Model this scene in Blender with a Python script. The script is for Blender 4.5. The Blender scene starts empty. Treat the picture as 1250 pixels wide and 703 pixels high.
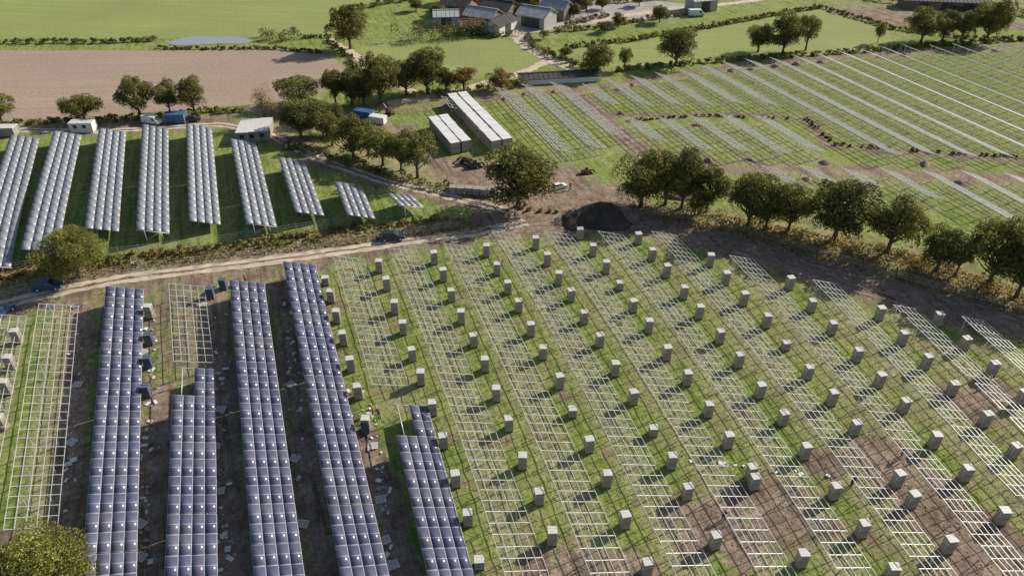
import bpy, math, random
import numpy as np
from mathutils import Vector, Matrix
random.seed(7); rng=np.random.default_rng(7)
# ---------------------------------------------------------------- site survey
F=900.0; PITCH=math.atan(634/900); CAMZ=53.3; Y0=86.0
cP,sP=math.cos(PITCH),math.sin(PITCH)
def hgt(y):
    w=5.0
    return -0.08*w*np.log1p(np.exp(np.clip((Y0-y)/w,-40,40)))
def P(u,v,h=0.0):
    x=(u-625)/F; y=-(v-351.5)/F
    d=(x,cP+y*sP,-sP+y*cP)
    t=100.0
    for i in range(30):
        t=(CAMZ-h-float(hgt(t*d[1])))/(-d[2])
    return Vector((t*d[0],t*d[1],CAMZ+t*d[2]))
def pxm(u,v):
    p=P(u,v); dep=p.y*cP-(p.z-CAMZ)*sP
    return F/dep
def G(x,y,o=0.0): return Vector((x,y,float(hgt(y))+o))
D2=Vector((-0.342,0.94,0)); N2=Vector((0.94,0.342,0))
ROWANG=math.atan2(0.342,0.94)
# ---------------------------------------------------------------- materials
def newmat(name):
    m=bpy.data.materials.new(name); m.use_nodes=True
    nt=m.node_tree; b=nt.nodes['Principled BSDF']
    return m,nt,b
def nd(nt,t,**k):
    n=nt.nodes.new(t)
    for a,v in k.items(): setattr(n,a,v)
    return n
def noise(nt,vec,scale,detail=4,rough=.6):
    n=nd(nt,'ShaderNodeTexNoise'); n.inputs['Scale'].default_value=scale
    n.inputs['Detail'].default_value=detail; n.inputs['Roughness'].default_value=rough
    if vec is not None: nt.links.new(vec,n.inputs['Vector'])
    return n.outputs['Fac']
def ramp(nt,fac,a,b,ca=(0,0,0,1),cb=(1,1,1,1)):
    r=nd(nt,'ShaderNodeValToRGB'); r.color_ramp.elements[0].position=a; r.color_ramp.elements[1].position=b
    r.color_ramp.elements[0].color=ca; r.color_ramp.elements[1].color=cb
    nt.links.new(fac,r.inputs['Fac']); return r.outputs['Color']
def mix(nt,fac,a,b,bt='MIX'):
    m=nd(nt,'ShaderNodeMix',data_type='RGBA',blend_type=bt)
    for s,i in ((fac,0),(a,6),(b,7)):
        if isinstance(s,(int,float)): m.inputs[i].default_value=s
        elif isinstance(s,tuple): m.inputs[i].default_value=s
        else: nt.links.new(s,m.inputs[i])
    return m.outputs[2]
def math_(nt,op,a,b=0.0):
    m=nd(nt,'ShaderNodeMath',operation=op)
    for i,s in enumerate((a,b)):
        if isinstance(s,(int,float)): m.inputs[i].default_value=s
        else: nt.links.new(s,m.inputs[i])
    return m.outputs[0]
def bump(nt,b,h,strength,dist):
    n=nd(nt,'ShaderNodeBump'); n.inputs['Strength'].default_value=strength; n.inputs['Distance'].default_value=dist
    nt.links.new(h,n.inputs['Height']); nt.links.new(n.outputs[0],b.inputs['Normal'])
def c4(c): return (c[0],c[1],c[2],1)
def simple(name,col,rough=.6,metal=0.0,var=.25,scale=3.0,bmp=0.0):
    m,nt,b=newmat(name)
    tc=nd(nt,'ShaderNodeTexCoord')
    f=noise(nt,tc.outputs['Object'],scale,5)
    lo=tuple(x*(1-var) for x in col); hi=tuple(min(1,x*(1+var)) for x in col)
    nt.links.new(ramp(nt,f,.3,.7,c4(lo),c4(hi)),b.inputs['Base Color'])
    b.inputs['Roughness'].default_value=rough; b.inputs['Metallic'].default_value=metal
    if bmp: bump(nt,b,f,.6,bmp)
    return m
def stripes_mat(name,c1,c2,vec_rot,scale,rough=.9):
    m,nt,b=newmat(name)
    tc=nd(nt,'ShaderNodeTexCoord'); mp=nd(nt,'ShaderNodeMapping')
    mp.inputs['Rotation'].default_value=(0,0,vec_rot)
    nt.links.new(tc.outputs['Object'],mp.inputs['Vector'])
    mp2=nd(nt,'ShaderNodeMapping'); mp2.inputs['Scale'].default_value=(.02,1,1)
    nt.links.new(mp.outputs[0],mp2.inputs['Vector'])
    s=noise(nt,mp2.outputs[0],scale,3,.7)
    g=noise(nt,tc.outputs['Object'],.04,4); f=noise(nt,tc.outputs['Object'],1.6,5,.75)
    c=mix(nt,ramp(nt,s,.38,.62),c4(c1),c4(c2))
    c=mix(nt,ramp(nt,g,.35,.7),c,c4(tuple(x*.8 for x in c1)))
    c=mix(nt,.7,c,ramp(nt,f,.25,.75,(.45,.45,.45,1),(1.15,1.15,1.15,1)),'MULTIPLY')
    nt.links.new(c,b.inputs['Base Color']); b.inputs['Roughness'].default_value=rough
    b.inputs['Specular IOR Level'].default_value=.15
    bump(nt,b,f,.6,.1)
    return m
def ground_mat():
    m,nt,b=newmat('ground_mat')
    tc=nd(nt,'ShaderNodeTexCoord'); O=tc.outputs['Object']
    at=nd(nt,'ShaderNodeAttribute',attribute_name='zone'); sp=nd(nt,'ShaderNodeSeparateColor')
    nt.links.new(at.outputs['Color'],sp.inputs[0])
    soilw,dryw,under=sp.outputs[0],sp.outputs[1],sp.outputs[2]
    mp=nd(nt,'ShaderNodeMapping'); mp.inputs['Rotation'].default_value=(0,0,-ROWANG); nt.links.new(O,mp.inputs['Vector'])
    mp2=nd(nt,'ShaderNodeMapping'); mp2.inputs['Scale'].default_value=(1,.06,1); nt.links.new(mp.outputs[0],mp2.inputs['Vector'])
    streak=noise(nt,mp2.outputs[0],1.3,4,.7)
    big=noise(nt,O,.035,4,.6); med=noise(nt,O,.35,5,.65); fine=noise(nt,O,1.7,6,.8); vf=noise(nt,O,5,4,.85)
    g=mix(nt,ramp(nt,big,.35,.65),(.29,.37,.085,1),(.39,.42,.14,1))
    g=mix(nt,ramp(nt,streak,.44,.62),g,(.175,.26,.05,1))
    g=mix(nt,ramp(nt,med,.50,.70),g,(.48,.44,.21,1))
    g2=mix(nt,ramp(nt,med,.35,.65),(.48,.45,.25,1),(.34,.35,.15,1))
    g=mix(nt,math_(nt,'MULTIPLY',under,.85),g,g2)
    dry=mix(nt,ramp(nt,med,.38,.62),(.52,.44,.27,1),(.24,.26,.10,1))
    dw=math_(nt,'ADD',dryw,math_(nt,'MULTIPLY',math_(nt,'SUBTRACT',med,.5),1.2))
    g=mix(nt,ramp(nt,dw,.4,.62),g,dry)
    soil=mix(nt,ramp(nt,med,.35,.65),(.50,.38,.29,1),(.27,.19,.14,1))
    soil=mix(nt,ramp(nt,streak,.5,.7),soil,(.14,.10,.075,1))
    nn=math_(nt,'ADD',math_(nt,'MULTIPLY',math_(nt,'SUBTRACT',med,.5),1.5),math_(nt,'MULTIPLY',math_(nt,'SUBTRACT',fine,.5),1.9))
    sw=math_(nt,'ADD',soilw,nn)
    c=mix(nt,ramp(nt,sw,.38,.56),g,soil)
    c=mix(nt,.9,c,ramp(nt,fine,.33,.66,(.40,.40,.40,1),(1.25,1.25,1.25,1)),'MULTIPLY')
    c=mix(nt,.6,c,ramp(nt,vf,.33,.63,(.4,.4,.4,1),(1.25,1.25,1.25,1)),'MULTIPLY')
    nt.links.new(c,b.inputs['Base Color']); b.inputs['Roughness'].default_value=.95
    b.inputs['Specular IOR Level'].default_value=.15
    bump(nt,b,math_(nt,'ADD',fine,med),.8,.14)
    return m
def leaf_mat(name,tint=(1,1,1)):
    m,nt,b=newmat(name)
    at=nd(nt,'ShaderNodeAttribute',attribute_name='col')
    oi=nd(nt,'ShaderNodeObjectInfo')
    c=mix(nt,1.0,at.outputs['Color'],c4(tint),'MULTIPLY')
    c=mix(nt,ramp(nt,oi.outputs['Random'],.2,1.0,(0,0,0,1),(.4,.4,.4,1)),c,(.24,.18,.045,1))
    nt.links.new(c,b.inputs['Base Color']); b.inputs['Roughness'].default_value=.5
    b.inputs['Specular IOR Level'].default_value=.4
    tr=nd(nt,'ShaderNodeBsdfTranslucent'); nt.links.new(c,tr.inputs['Color'])
    ms=nd(nt,'ShaderNodeMixShader'); ms.inputs[0].default_value=.38
    nt.links.new(b.outputs[0],ms.inputs[1]); nt.links.new(tr.outputs[0],ms.inputs[2])
    nt.links.new(ms.outputs[0],nt.nodes['Material Output'].inputs[0])
    return m
def panel_mat(name,cell,line,rough,ls,dst=.28,dcol=(.33,.31,.30,1)):
    m,nt,b=newmat(name)
    uv=nd(nt,'ShaderNodeUVMap',uv_map='UVMap'); sx=nd(nt,'ShaderNodeSeparateXYZ'); nt.links.new(uv.outputs[0],sx.inputs[0])
    at=nd(nt,'ShaderNodeAttribute',attribute_name='col')
    tc=nd(nt,'ShaderNodeTexCoord')
    def edge(coord,w):
        a=math_(nt,'ABSOLUTE',math_(nt,'SUBTRACT',coord,.5))
        return math_(nt,'GREATER_THAN',a,.5-w)
    X,Y=sx.outputs[0],sx.outputs[1]
    fr=math_(nt,'MAXIMUM',edge(X,.028),edge(Y,.042))
    midg=math_(nt,'LESS_THAN',math_(nt,'ABSOLUTE',math_(nt,'SUBTRACT',X,.5)),.022)
    dust=noise(nt,tc.outputs['Object'],.25,5,.6)
    c=mix(nt,1.0,c4(cell),at.outputs['Color'],'MULTIPLY')
    c=mix(nt,ramp(nt,dust,.4,.7,(0,0,0,1),(dst,dst,dst,1)),c,dcol)
    c=mix(nt,math_(nt,'MULTIPLY',midg,.5*ls),c,c4(line))
    c=mix(nt,math_(nt,'MULTIPLY',fr,.75*ls),c,c4(line))
    nt.links.new(c,b.inputs['Base Color']); b.inputs['Roughness'].default_value=rough
    return m
M={}
M['ground']=ground_mat()
M['plough']=stripes_mat('ploughed_soil',(.54,.41,.33),(.43,.32,.25),math.radians(-4),1.1)
M['track']=simple('dirt_track_mat',(.60,.50,.38),.95,0,.3,.9,.05)
M['rut']=simple('wet_earth',(.25,.185,.14),.9,0,.45,.7,.1)
M['mound']=simple('dark_soil',(.07,.052,.042),.95,0,.5,.8,.2)
M['water'],nt,b=newmat('pond_water'); b.inputs['Base Color'].default_value=(.36,.38,.38,1); b.inputs['Roughness'].default_value=.12
b.inputs['Specular IOR Level'].default_value=1.0
wt=nd(nt,'ShaderNodeTexCoord'); bump(nt,b,noise(nt,wt.outputs['Object'],1.5,3),.2,.05)
M['bark']=simple('bark',(.12,.095,.07),.9,0,.3,4,.03)
M['leaf']=leaf_mat('oak_leaves',(1.15,1.03,.88)); M['leafb']=leaf_mat('bramble_leaves',(1.6,1.3,1.1)); M['leafr']=leaf_mat('autumn_leaves',(2.0,1.15,.8))
M['steel'],nt,b=newmat('galvanised_steel')
tc=nd(nt,'ShaderNodeTexCoord')
nt.links.new(ramp(nt,noise(nt,tc.outputs['Object'],.8,3),.3,.7,(.62,.63,.63,1),(.84,.84,.82,1)),b.inputs['Base Color'])
b.inputs['Metallic'].default_value=.2; b.inputs['Roughness'].default_value=.36
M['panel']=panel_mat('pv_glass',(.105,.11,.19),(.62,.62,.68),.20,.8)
M['panelfar']=panel_mat('pv_glass_painted_sheen',(.27,.285,.32),(.42,.43,.46),.38,.35,.3,(.36,.36,.37,1))  # paler base colour paints in the sky sheen; dust patches lie over it
M['back']=simple('pv_backsheet',(.4,.4,.42),.6)
M['card']=simple('cardboard',(.36,.32,.28),.85,0,.2,1.5)
M['cardtop']=simple('pallet_wrap',(.70,.68,.64),.5,0,.15,1.5)
M['wood']=simple('pallet_wood',(.33,.25,.17),.85,0,.3,5)
M['band']=simple('strap',(.6,.6,.58),.5)
M['white']=simple('white_paint',(.80,.80,.78),.5,0,.08,1)
M['blue']=simple('blue_paint',(.06,.16,.33),.45,0,.2,1)
M['bluewrap']=simple('blue_wrap',(.06,.09,.16),.5,0,.3,1)
M['dark']=simple('dark_rubber',(.03,.03,.032),.8)
M['glass'],nt,b=newmat('window_glass'); b.inputs['Base Color'].default_value=(.03,.04,.05,1); b.inputs['Roughness'].default_value=.08
M['red']=simple('red_paint',(.18,.075,.05),.5); M['yellow']=simple('yellow_hivis',(.6,.7,.05),.7)
M['orangevis']=simple('orange_hivis',(.8,.2,.03),.7)
M['skin']=simple('skin',(.45,.28,.2),.6); M['navy']=simple('navy_cloth',(.03,.04,.08),.9)
M['carblack']=simple('car_paint_dark',(.03,.035,.045),.25); M['carblue']=simple('car_paint_blue',(.04,.09,.2),.25)
M['roofgrey']=simple('fibre_cement_roof',(.36,.36,.37),.8,0,.3,.6); M['roofdark']=simple('dark_sheet_roof',(.07,.065,.06),.7,0,.4,.5)
M['rooflight']=simple('light_sheet_roof',(.58,.59,.6),.5,0,.2,.5); M['tile']=simple('clay_tile',(.30,.15,.11),.8,0,.4,1.5)
M['brick']=simple('brick_wall',(.36,.21,.16),.85,0,.3,3); M['cladding']=simple('timber_cladding',(.22,.18,.15),.85,0,.3,2)
M['concrete']=simple('concrete_wall',(.42,.41,.39),.85,0,.2,1)
M['asphalt']=simple('yard_concrete',(.40,.37,.34),.9,0,.25,.3,.02)
M['meadow']=stripes_mat('meadow_grass',(.40,.44,.16),(.32,.385,.12),math.radians(8),.5)
# ---------------------------------------------------------------- mesh helpers
def link(o): bpy.context.scene.collection.objects.link(o); return o
def arr_mesh(name,V,Q,mats,mi=None,col=None,uv=None,smooth=False):
    V=np.asarray(V,dtype=np.float32); Q=np.asarray(Q,dtype=np.int32); k=Q.shape[1]
    me=bpy.data.meshes.new(name); me.vertices.add(len(V)); me.vertices.foreach_set('co',V.ravel())
    me.loops.add(Q.size); me.loops.foreach_set('vertex_index',Q.ravel())
    me.polygons.add(len(Q)); me.polygons.foreach_set('loop_start',np.arange(0,Q.size,k,dtype=np.int32))
    for m in mats: me.materials.append(m)
    if mi is not None: me.polygons.foreach_set('material_index',np.asarray(mi,dtype=np.int32))
    if smooth: me.polygons.foreach_set('use_smooth',np.ones(len(Q),dtype=bool))
    if col is not None:
        a=me.color_attributes.new('col','FLOAT_COLOR','POINT'); c=np.ones((len(V),4),dtype=np.float32); c[:,:3]=col
        a.data.foreach_set('color',c.ravel())
    if uv is not None:
        l=me.uv_layers.new(name='UVMap'); l.data.foreach_set('uv',np.asarray(uv,dtype=np.float32).ravel())
    me.update(calc_edges=True); me.validate(); return me
class MB:
    def __init__(s): s.v=[];s.f=[];s.m=[]
    def poly(s,pts,m=0):
        i=len(s.v); s.v+= [tuple(p) for p in pts]; s.f.append(tuple(range(i,i+len(pts)))); s.m.append(m)
    def hexa(s,c,m=0,mtop=None):
        i=len(s.v); s.v+=[tuple(p) for p in c]
        for k,q in enumerate(((3,2,1,0),(4,5,6,7),(0,1,5,4),(1,2,6,5),(2,3,7,6),(3,0,4,7))):
            s.f.append(tuple(i+a for a in q)); s.m.append(mtop if (k==1 and mtop is not None) else m)
    def box(s,x0,x1,y0,y1,z0,z1,m=0,mtop=None,taper=0):
        t=taper
        s.hexa([(x0,y0,z0),(x1,y0,z0),(x1,y1,z0),(x0,y1,z0),(x0+t,y0+t,z1),(x1-t,y0+t,z1),(x1-t,y1-t,z1),(x0+t,y1-t,z1)],m,mtop)
    def bar(s,p,q,w,h,m=0):
        p=Vector(p);q=Vector(q); d=(q-p)
        if d.length<1e-4: return
        d.normalize(); up=Vector((0,0,1)) if abs(d.z)<.9 else Vector((0.94,0.342,0))
        a=d.cross(up).normalized()*w/2; b=a.cross(d).normalized()*h/2
        s.hexa([p-a-b,p+a-b,q+a-b,q-a-b,p-a+b,p+a+b,q+a+b,q-a+b],m)
    def cyl(s,p,q,r1,r2,n=8,m=0):
        p=Vector(p);q=Vector(q); d=(q-p).normalized(); up=Vector((0,0,1)) if abs(d.z)<.9 else Vector((1,0,0))
        a=d.cross(up).normalized(); b=a.cross(d); i=len(s.v)
        for c,r in ((p,r1),(q,r2)):
            for k in range(n):
                t=2*math.pi*k/n; s.v.append(tuple(c+a*r*math.cos(t)+b*r*math.sin(t)))
        for k in range(n):
            s.f.append((i+k,i+(k+1)%n,i+n+(k+1)%n,i+n+k)); s.m.append(m)
        s.f.append(tuple(i+k for k in range(n))[::-1]); s.m.append(m); s.f.append(tuple(i+n+k for k in range(n))); s.m.append(m)
    def mesh(s,name,mats,origin=None):
        v=s.v
        if origin is not None:
            v=[(a-origin[0],b-origin[1],c-origin[2]) for a,b,c in v]
        me=bpy.data.meshes.new(name); me.from_pydata(v,[],s.f)
        for m in mats: me.materials.append(M[m])
        me.polygons.foreach_set('material_index',s.m); me.update(); return me
    def obj(s,name,mats,loc=(0,0,0),rot=0,parent=None,origin=None,bevel=0,sc=1):
        o=bpy.data.objects.new(name,s.mesh(name,mats,origin)); link(o)
        o.location=origin if origin is not None else loc; o.rotation_euler=(0,0,rot); o.scale=(sc,sc,sc)
        if parent: o.parent=parent
        if bevel:
            b=o.modifiers.new('bevel','BEVEL'); b.width=bevel; b.segments=2; b.limit_method='ANGLE'
        return o
def empty(name,loc,rot=0):
    e=bpy.data.objects.new(name,None); e.location=loc; e.rotation_euler=(0,0,rot); link(e); return e
# ---------------------------------------------------------------- zones
def px(pl): return [(P(u,v).x,P(u,v).y) for u,v in pl]
def seg_dist(X,Y,pts,closed=False):
    d=np.full(X.shape,1e9); n=len(pts)
    for i in range(n if closed else n-1):
        ax,ay=pts[i]; bx,by=pts[(i+1)%n]; dx,dy=bx-ax,by-ay; L=dx*dx+dy*dy+1e-9
        t=np.clip(((X-ax)*dx+(Y-ay)*dy)/L,0,1); d=np.minimum(d,np.hypot(X-ax-t*dx,Y-ay-t*dy))
    return d
def inside(X,Y,pts):
    r=np.zeros(X.shape,bool); n=len(pts)
    for i in range(n):
        ax,ay=pts[i]; bx,by=pts[(i+1)%n]
        if ay==by: continue
        c=((ay>Y)!=(by>Y))&(X<(bx-ax)*(Y-ay)/(by-ay)+ax); r^=c
    return r
def polyw(X,Y,pl,soft):
    pts=px(pl); d=seg_dist(X,Y,pts,True); s=np.where(inside(X,Y,pts),d,-d)
    return np.clip(.5+s/(2*soft),0,1)
def linew(X,Y,pl,w,soft,world=False):
    pts=pl if world else px(pl); return np.clip(.5+(w-seg_dist(X,Y,pts))/(2*soft),0,1)
# ---------------------------------------------------------------- row layout (near field)
cols=[
 [(397,340),(404,361),(411,386),(419,413),(428,445),(437,478),(447,518)],
 [(463,325),(472,347),(482,375),(492,400),(503,432),(514,461),(528,498),(541,538),(556,585),(571,632),(585,684)],
 [(530,315),(541,336),(551,360),(563,387),(578,415),(592,445),(606,481),(621,517),(638,563),(658,606),(674,655)],
 [(594,306),(607,328),(620,351),(633,373),(648,402),(663,430),(683,466),(699,500),(719,543),(741,585),(763,635),(790,692)],
 [(654,297),(668,317),(682,340),(697,360),(713,387),(732,415),(751,450),(773,485),(798,523),(820,563),(839,600),(873,660)],
 [(708,285),(724,305),(740,326),(757,346),(773,373),(792,398),(814,431),(839,462),(865,500),(889,538),(917,577),(921,588),(979,682)],
 [(779,291),(796,311),(814,331),(835,357),(854,381),(879,411),(902,440),(928,477),(956,510),(983,551),(1019,600),(1053,646),(1089,698)],
 [(867,318),(886,340),(908,365),(936,392),(960,419),(987,454),(1016,486),(1044,522),(1096,585),(1114,610),(1158,665)],
 [(964,346),(991,373),(1016,400),(1047,433),(1074,464),(1104,495),(1141,538),(1179,578),(1223,630)],
 [(1074,383),(1102,413),(1131,442),(1163,474),(1203,512),(1238,550)],
 [(1145,390),(1178,419),(1212,450),(1248,485)],
]
def cu(k,v):
    if k==11: return cu(10,v)+ (cu(10,v)-cu(9,v))
    c=cols[k]; us=[a for a,b in c]; vs=[b for a,b in c]
    if v<vs[0]: s=(us[2]-us[0])/(vs[2]-vs[0]); return us[0]+s*(v-vs[0])
    if v>vs[-1]: s=(us[-1]-us[-4])/(vs[-1]-vs[-4]); return us[-1]+s*(v-vs[-1])
    return float(np.interp(v,vs,us))
topb=[(395,322),(430,312),(500,300),(600,287),(690,278),(800,280),(860,298),(950,325),(1060,362),(1180,385),(1400,450)]
def topv(u): return float(np.interp(u,[a for a,b in topb],[b for a,b in topb]))
def smooth_world(pts,step):
    ys=np.array([p[1] for p in pts]); xs=np.array([p[0] for p in pts])
    deg=min(2,len(pts)-1); co=np.polyfit(ys,xs,deg)
    y0,y1=ys.max(),ys.min(); n=max(2,int((y0-y1)/step)); 
    yy=np.linspace(y0,y1,n+1); return [(float(np.polyval(co,y)),float(y)) for y in yy]
near_rows=[]
for k in range(0,11):
    pts=[]; v=260.0
    while v<765:
        u=(cu(k,v)+cu(k+1,v))/2
        if v>=topv(u) and u<1420:
            if not (k==0 and v>495):
                q=P(u,v,.9); pts.append((q.x,q.y))
        v+=15
    if len(pts)>2: near_rows.append((k,smooth_world(pts,2.5)))
def wl(pl,h=1.6):
    r=[]
    for u,v in pl: q=P(u,v,h); r.append((q.x,q.y))
    return r
def resample(pts,step):
    out=[]; acc=0.0; out.append(pts[0])
    for a,b in zip(pts[:-1],pts[1:]):
        L=math.hypot(b[0]-a[0],b[1]-a[1]); t=step-acc
        while t<=L:
            out.append((a[0]+(b[0]-a[0])*t/L,a[1]+(b[1]-a[1])*t/L)); t+=step
        acc=L-(t-step)
    return out
extra_racks=[wl([(72,372),(38,645)]),wl([(8,385),(-40,600)]),wl([(228,348),(237,446)])]
tables=[([(153,352),(131,760)],0),([(238,450),(233,760)],2),([(302,345),(348,760)],0),([(366,322),(458,760)],0),([(499,495),(565,760)],2)]
uptables=[[(31,168),(-12,335)],[(83,163),(48,310)],[(138,160),(124,290)],[(190,155),(187,288)],[(243,154),(251,281)],[(297,173),(320,278)],[(356,195),(380,267)],[(425,225),(441,266)],[(487,238),(504,254)],[(-20,172),(-70,330)]]
far_polys=[[(712,114),(905,84),(1080,68),(1480,50),(1480,218),(1060,200),(1016,170),(985,143),(900,137),(775,144),(745,138)],
 [(768,156),(900,150),(976,156),(1008,184),(1040,203),(880,198),(800,184)],
 [(500,138),(640,114),(695,112),(735,150),(765,186),(700,200),(655,188),(620,150),(600,128),(560,150)],
 [(900,212),(1480,230),(1480,345),(1250,290),(1150,258),(1080,246),(960,236)]]
far_w=[px(p) for p in far_polys]
far_rows=[]
for k in range(-20,60):
    o=N2*(k*5.6+2.0)
    s=np.arange(20,330,1.0); X=o.x+D2.x*s; Y=o.y+D2.y*s
    for pw in far_w:
        ins=inside(X,Y,pw); i=0
        while i<len(s):
            if ins[i]:
                j=i
                while j+1<len(s) and ins[j+1]: j+=1
                if j-i>4: far_rows.append([(X[j],Y[j]),(X[i],Y[i])])
                i=j+1
            else: i+=1
# ---------------------------------------------------------------- ground sheet
xa=np.concatenate([[-4000,-1500,-600,-300,-220],np.arange(-175,176,.6),[220,300,600,1500,4000]])
ya=np.concatenate([[-3000,-800,-200,-60,-10,10],np.arange(22,262,.55),[290,360,500,900,2000,5000]])
XX,YY=np.meshgrid(xa,ya); X=XX.ravel(); Y=YY.ravel(); Z=hgt(Y)
Z=np.where(Y<15,hgt(np.array([15.0]))[0],Z)
soil=np.zeros_like(X); dry=np.zeros_like(X); und=np.zeros_like(X)
mainroad=[(-60,388),(60,358),(150,340),(300,322),(420,306),(500,294),(580,284),(650,270),(700,250),(740,232)]
eastroad=[(640,280),(720,272),(790,276),(870,292),(960,318),(1060,348),(1160,376),(1290,410)]
def S(w,a=1.0):
    global soil; soil=np.maximum(soil,w*a)
def Dd(w,a=1.0):
    global dry; dry=np.maximum(dry,w*a)
S(linew(X,Y,mainroad,2.8,2.2),.8)
S(linew(X,Y,eastroad,3.6,2.5),.9)
S(polyw(X,Y,[(560,278),(600,240),(690,222),(770,232),(820,266),(740,284),(600,292)],2.5),1.0)
S(polyw(X,Y,[(500,150),(540,190),(640,198),(700,203),(730,215),(700,240),(600,250),(545,235),(520,205)],2.5),.8)
S(linew(X,Y,[(-20,157),(120,160),(270,150),(330,165),(390,195),(470,222),(560,243),(640,262)],2.2,2),.85)
S(linew(X,Y,[(270,140),(340,130),(440,145),(520,170)],2.5,2),.75)
S(polyw(X,Y,[(-60,378),(60,366),(240,342),(400,322),(405,332),(250,352),(120,368),(-60,400)],1.5),.8)
S(polyw(X,Y,[(70,370),(350,322),(400,330),(480,540),(530,780),(80,780)],3),.50)
for a_,b_ in (((100,375),(68,760)),((262,360),(290,760)),((345,350),(405,760)),((445,540),(515,760)),((195,480),(190,760))): S(linew(X,Y,[a_,b_],1.7,1.3),.85)
S(polyw(X,Y,[(-80,640),(60,650),(110,780),(-80,780)],2),.8)
for u,v,r in [(868,640,2.4),(945,622,2.4),(905,665,1.8),(850,655,1.5),(1082,562,2.4),(1130,612,2.4),(1185,492,2.0),(1060,545,1.5),(1100,590,1.4),(1205,700,2.8),(700,690,1.8),(770,700,1.7),(1160,650,1.7),(1225,660,1.6),(660,690,1.3),(990,640,1.4),(1010,570,1.4),(1215,480,1.6)]:
    q=P(u,v); S(np.exp(-((X-q.x)**2+(Y-q.y)**2)/(2*(r*1.35)**2)),.9)
S(polyw(X,Y,[(640,700),(760,640),(860,600),(960,560),(1060,520),(1180,470),(1300,470),(1300,800),(640,800)],6),.30)
S(polyw(X,Y,topb+[(1400,800),(400,800)],2),.20)
for c in cols: S(linew(X,Y,c,.5,1.0),.34)
S(linew(X,Y,[(1050,530),(1120,600),(1200,690),(1240,740)],.5,.9),.8)
S(linew(X,Y,[(698,112),(735,142),(778,180),(830,200)],1.6,1),1)
S(linew(X,Y,[(700,112),(905,80),(1080,66),(1300,55)],1.6,1.5),.7)
S(linew(X,Y,[(500,135),(600,122),(700,108)],1.6,1.5),.7)
S(linew(X,Y,[(780,190),(880,206),(1060,210),(1300,222)],2.4,2.2),.75)
S(linew(X,Y,[(745,143),(900,140),(985,148),(1015,180),(1150,190),(1300,200)],.9,1),.9)
S(linew(X,Y,[(590,60),(640,70),(700,85),(740,95),(640,105),(560,118)],1.2,1.5),.7)
Dd(polyw(X,Y,[(-80,335),(180,305),(420,275),(560,262),(600,285),(420,303),(200,328),(-80,372)],2),.85)
Dd(polyw(X,Y,[(740,245),(880,255),(1000,275),(1120,300),(1290,360),(1290,400),(1060,338),(880,285),(780,262)],3),.9)
Dd(polyw(X,Y,[(280,150),(340,140),(520,180),(560,215),(640,225),(640,262),(560,262),(430,215),(330,180)],3),.7)
Dd(polyw(X,Y,[(-100,145),(280,140),(280,160),(-100,168)],2),.8)
Dd(polyw(X,Y,[(440,120),(640,100),(740,92),(700,112),(520,135),(440,145)],3),.6)
Dd(polyw(X,Y,[(1000,20),(1100,38),(1300,40),(1300,-10),(1000,-10)],4),.6)
Dd(polyw(X,Y,[(700,105),(905,78),(1300,55),(1300,290),(1000,230),(780,200)],4),.38)
S(polyw(X,Y,[(985,14),(1070,8),(1200,26),(1300,30),(1300,40),(1110,34)],3),.7)
for k,pts in near_rows:
    und=np.maximum(und,linew(X,Y,pts[::4]+[pts[-1]],1.7,.7,True))
for pts in extra_racks: und=np.maximum(und,linew(X,Y,pts,1.7,.7,True))
for pts in far_rows: und=np.maximum(und,linew(X,Y,pts,1.3,.8,True)*.8)
heaps=[]
for pts in far_rows[::1]:
    for e in pts:
        if random.random()<.4:
            hx,hy=e[0]+random.uniform(-1.5,1.5),e[1]+random.uniform(-1,1); heaps.append((hx,hy)); S(np.exp(-((X-hx)**2+(Y-hy)**2)/(2*1.3**2)),.8)
nx,ny=len(xa),len(ya)
I=np.arange(nx*ny).reshape(ny,nx)
Q=np.stack([I[:-1,:-1],I[:-1,1:],I[1:,1:],I[1:,:-1]],-1).reshape(-1,4)
gm=arr_mesh('ground',np.stack([X,Y,Z],1),Q,[M['ground']],smooth=True)
a=gm.color_attributes.new('zone','FLOAT_COLOR','POINT'); a.data.foreach_set('color',np.stack([soil,dry,und,np.ones_like(X)],1).astype(np.float32).ravel())
link(bpy.data.objects.new('ground',gm))
def strip(name,pl,w,mat,off,jit=.3,step=.8,world=False):
    pts=resample(pl if world else px(pl),step); V=[];Qd=[]
    for i,(x,y) in enumerate(pts):
        a=pts[max(0,i-1)]; b=pts[min(len(pts)-1,i+1)]; d=Vector((b[0]-a[0],b[1]-a[1],0)).normalized(); n=Vector((d.y,-d.x,0))
        wl_,wr=w/2+random.uniform(-jit,jit),w/2+random.uniform(-jit,jit)
        for o in (-wl_,-wl_*.33,wr*.33,wr):
            q=(x+n.x*o,y+n.y*o); V.append((q[0],q[1],float(hgt(q[1]))+off))
        if i: 
            for k in range(3): Qd.append((4*i-4+k,4*i-3+k,4*i+1+k,4*i+k))
    return link(bpy.data.objects.new(name,arr_mesh(name,V,Qd,[M[mat]])))
def flat(name,pl,mat,off,rag=0):
    pts=resample(px(pl)+[px(pl)[0]],2.0)
    mb=MB(); mb.poly([(x+random.uniform(-rag,rag),y+random.uniform(-rag,rag),off) for x,y in pts]); o=mb.obj(name,[mat]); return o
def offset_line(pl,o,step=2.0):
    pts=resample(px(pl),step); w=[]
    for i,(x,y) in enumerate(pts):
        a=pts[max(0,i-1)]; b=pts[min(len(pts)-1,i+1)]; d=Vector((b[0]-a[0],b[1]-a[1],0)).normalized()
        w.append((x+d.y*o,y-d.x*o))
    return w
for o in (-.62,.62): strip('dirt_track',offset_line(mainroad[:8],o),.85,'track',.03,.16,world=True)
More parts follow.
